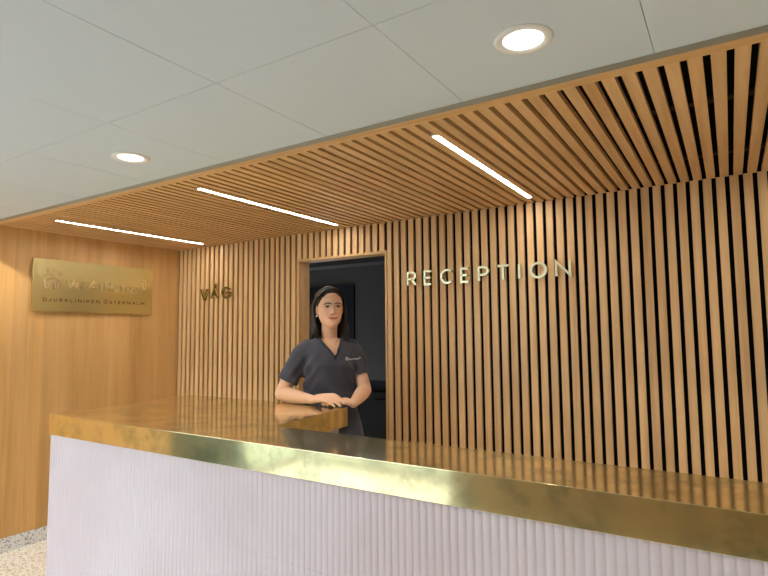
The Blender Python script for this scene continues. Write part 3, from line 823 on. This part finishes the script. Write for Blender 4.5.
for v in bm.verts:      # soft folds of the cloth
    p = v.co
    sid = math.exp(-((abs(p.x)-.15)/.07)**2)
    o = .0060*math.sin(p.x*34+p.z*17+1.4*math.sin(p.z*11))*sstep(1.38, 1.18, p.z)
    o += .0060*math.sin((p.z*1.2+abs(p.x+.01)*1.5)*62)*sid*sstep(1.10, 1.24, p.z)*sstep(1.42, 1.33, p.z)
    o += .005*noise.noise(p*16)
    nn = Vector((v.normal.x, v.normal.y, v.normal.z*.4)); v.co = p+nn*o
def cut(co, no):
    bmesh.ops.bisect_plane(bm, geom=bm.verts[:]+bm.edges[:]+bm.faces[:], dist=1e-6, plane_co=co, plane_no=no)
VB = bodyp(.012, .12, 1.366); NL = bodyp(-.066, .03, 1.474); NR = bodyp(.064, .03, 1.474)
fwdv = bodyp(0, 1, 0)
nLp = (NL-VB).cross(fwdv).normalized(); nRp = (NR-VB).cross(fwdv).normalized()
if nLp.z < 0: nLp = -nLp
if nRp.z < 0: nRp = -nRp
cut(VB, nLp); cut(VB, nRp); cut(V3(0, 0, 1.4725), Vector((0, 0, 1))); cut(HR, DR); cut(HL, DLf); cut(V3(0, 0, .80), Vector((0, 0, 1)))
def outside(c):
    v_ = -c.y; xb = c.x*math.cos(BY)-v_*math.sin(BY); yb = v_*math.cos(BY)+c.x*math.sin(BY)
    return (abs(xb)/.168)**2.35+(abs(yb)/.124)**2.35 > 1.04
dead = []
for f_ in bm.faces:
    c = f_.calc_center_median()
    front = (c-bodyp(0, -.02, 0)).dot(fwdv) > 0
    if front and (c-VB).dot(nLp) > 0 and (c-VB).dot(nRp) > 0: dead.append(f_)
    elif c.z > 1.4725: dead.append(f_)
    elif (c-HR).dot(DR) > 0 and (c-(HR+DR*.04)).length < .10 and c.x < -.165: dead.append(f_)
    elif (c-HL).dot(DLf) > 0 and (c-(HL+DLf*.04)).length < .10 and c.x > .125 and c.z > 1.12 and (c-(SL+DLf*(c-SL).dot(DLf))).length < .075 and outside(c): dead.append(f_)
    elif c.z < .80: dead.append(f_)
bmesh.ops.delete(bm, geom=dead, context='FACES')
bmesh.ops.delete(bm, geom=[v for v in bm.verts if not v.link_faces], context='VERTS')
from mathutils.bvhtree import BVHTree
tree = BVHTree.FromBMesh(bm)
me = bpy.data.meshes.new('scrub_top'); bm.to_mesh(me); bm.free()
topo = link('scrub_top', me, SCRUB, per, True)
so = topo.modifiers.new('thickness', 'SOLIDIFY'); so.thickness = .003; so.offset = -1
def on_top(p, off=.0015):
    hit = tree.find_nearest(p)
    return hit[0]+(hit[1]*off)
bm = bmesh.new()
line = []
for a_, b_ in ((NL, VB), (VB, NR)):
    for i in range(13):
        q = a_.lerp(b_, i/12); r_ = tree.ray_cast(q+fwdv*.3+Vector((0, 0, 0)), -fwdv)
        dd = (q-VB); 
        line.append(on_top(q+fwdv*.05 if i not in (0,) else q, .001))
L2 = [line[0]]
for p in line[1:]:
    if (p-L2[-1]).length > .004: L2.append(p)
tube(bm, L2, [.0062]*len(L2), n=8, k=2, flat=.8)
bpts = [L2[0]] + [on_top(bodyp(.075*math.cos(t), -.075*math.sin(t)*1.0-.0, 1.471), .001) for t in [PI-PI*i/12 for i in range(1, 12)]] + [L2[-1]]
tube(bm, bpts, [.0055]*len(bpts), n=8, k=2)
finish('neckband', bm, SCRUB2, topo, True)
# printed emblem on the chest
bm = bmesh.new()
def chest(x, y, z):
    q = V3(.094+x, 0, 1.3475+y); r_ = tree.ray_cast(q+V3(0, .4, 0), V3(0, -1, 0)); p = r_[0] if r_[0] else q+V3(0, .1, 0)
    return p+V3(0, .0006+z*.3, 0)
stroke(bm, [(.0, -.006), (.0, .0), (.007, .006), (.014, .0), (.014, -.006), (.0, -.006)], .0035, .001, chest)
for cx in (.0, .005, .0095, .014): stroke(bm, [(cx, .0085), (cx, .0115)], .0032, .001, chest)
x = .019
for c, w_ in zip('VetAtHome', (.0066, .0052, .004, .0066, .004, .0064, .0054, .0086, .0052)):
    letter(bm, c, x, x+w_, -.006, .0035 if c in 'VAH' else .0012, .0016, .0008, chest); x += w_+.0011
stroke(bm, [(x+.001, .0045), (x+.009, .0045)], .0028, .001, chest); stroke(bm, [(x+.005, .0005), (x+.005, .0085)], .0028, .001, chest)
finish('printed_emblem', bm, PRINT, topo)
# necklace
bm = bmesh.new()
nk = []
for i in range(15):
    t = i/14; a_ = -.046+.092*t; nk.append(bodyp(a_, .0, 1.466-.046*(1-abs(2*t-1)**1.6)))
btree = BVHTree.FromPolygons([v.co for v in body.vertices], [p.vertices[:] for p in body.polygons])
nk = [(btree.ray_cast(p+fwdv*.3, -fwdv)[0] or p)+fwdv*.0012 for p in nk]
tube(bm, nk, [.0009]*len(nk), n=6, k=1); ellipsoid(bm, nk[7]+fwdv*.001-Vector((0, 0, .004)), (.003, .002, .004), n=10, m=8)
finish('necklace', bm, GOLDCH, per, True)
# trousers and shoes
bm = bmesh.new()
rings_mesh(bm, torso_rings([(.80, .182, .112, .126, 0), (.88, .180, .108, .124, 0), (1.0, .150, .098, .104, 0)], 40))
for sd, v0 in ((-1, .012), (1, -.02)):
    hx = sd*.085
    tube(bm, [bodyp(hx, v0, .87), bodyp(hx*1.03, v0+.006, .70), bodyp(hx*1.02, v0+.006, .48), bodyp(hx*1.02, v0-.006, .28), bodyp(hx*1.02, v0-.006, .10)], [.098, .092, .078, .072, .066], n=26, k=4)
link('trousers', remeshed(bm, .008, 4, .5), SCRUB, per, True)
for sd, v0 in ((-1, .012), (1, -.02)):
    bm = bmesh.new(); hx = sd*.085
    tube(bm, [bodyp(hx, v0-.035, .047), bodyp(hx, v0+.03, .047), bodyp(hx*1.06, v0+.10, .040), bodyp(hx*1.1, v0+.165, .034)], [.043, .044, .041, .032], n=20, k=4)
    for v in bm.verts: v.co.z = max(v.co.z, .012)
    box(bm, -.001, .001, -.001, .001, 0, .013)
    sh = finish('shoe', bm, SHOE, per, True)
    bm = bmesh.new(); n_ = 28
    pts = [bodyp(hx*(1+.05*(math.sin(t)+1))+.043*math.cos(t), v0+.062+.142*math.sin(t), 0) for t in [2*PI*i/n_ for i in range(n_)]]
    prism(bm, [(p.x, p.y) for p in pts], 0, .016, bev=.003); finish('sole', bm, SHOE, sh)

#PERSON-END
# ------------------------------------------------------------------ light, world, camera
W = bpy.data.worlds.new('world'); sc.world = W; W.use_nodes = True
bg = W.node_tree.nodes['Background']; bg.inputs[0].default_value = (.70, .84, 1, 1); bg.inputs[1].default_value = 3.9
cl = bpy.data.lights.new('corridor_fill', 'POINT'); cl.energy = 2.2; cl.shadow_soft_size = .08; cl.color = (.86, .93, 1)  # added fill light, out of view, lifts the ceiling of the dim room
clo = bpy.data.objects.new('corridor_fill', cl); COL.objects.link(clo); clo.location = (-1.85, 4.1, 2.22)
def portal(loc, sx, sy, rot):
    pl = bpy.data.lights.new('window_portal', 'AREA'); pl.shape = 'RECTANGLE'; pl.size = sx; pl.size_y = sy; pl.cycles.is_portal = True
    po = bpy.data.objects.new('window_portal', pl); COL.objects.link(po); po.location = loc; po.rotation_euler = rot
portal(((WX0+WX1)/2, YR-.1, WZ1/2), WX1-WX0, WZ1, (PI/2, 0, 0))
portal((XL-.1, (WY0+WY1)/2, WZ1/2), WY1-WY0, WZ1, (PI/2, 0, -PI/2))

f, yaw, pitch, roll = 546.487, .564355, .0813220, -.0097413
fw = Vector((-math.sin(yaw)*math.cos(pitch), math.cos(yaw)*math.cos(pitch), math.sin(pitch)))
rt = Vector((math.cos(yaw), math.sin(yaw), 0)); up = rt.cross(fw)
r2 = rt*math.cos(roll)+up*math.sin(roll); u2 = -rt*math.sin(roll)+up*math.cos(roll)
cd = bpy.data.cameras.new('camera'); co = bpy.data.objects.new('camera', cd); COL.objects.link(co)
cd.sensor_fit = 'HORIZONTAL'; cd.sensor_width = 36; cd.lens = f/768*36; cd.clip_start = .05
M = Matrix((r2, u2, -fw)).transposed().to_4x4(); M.translation = (0, 0, 1.5); co.matrix_world = M
sc.camera = co
vs = sc.view_settings; vs.view_transform = 'Standard'; vs.look = 'None'; vs.gamma = 1; vs.exposure = .64
try: vs.use_curve_mapping = False
except Exception: pass
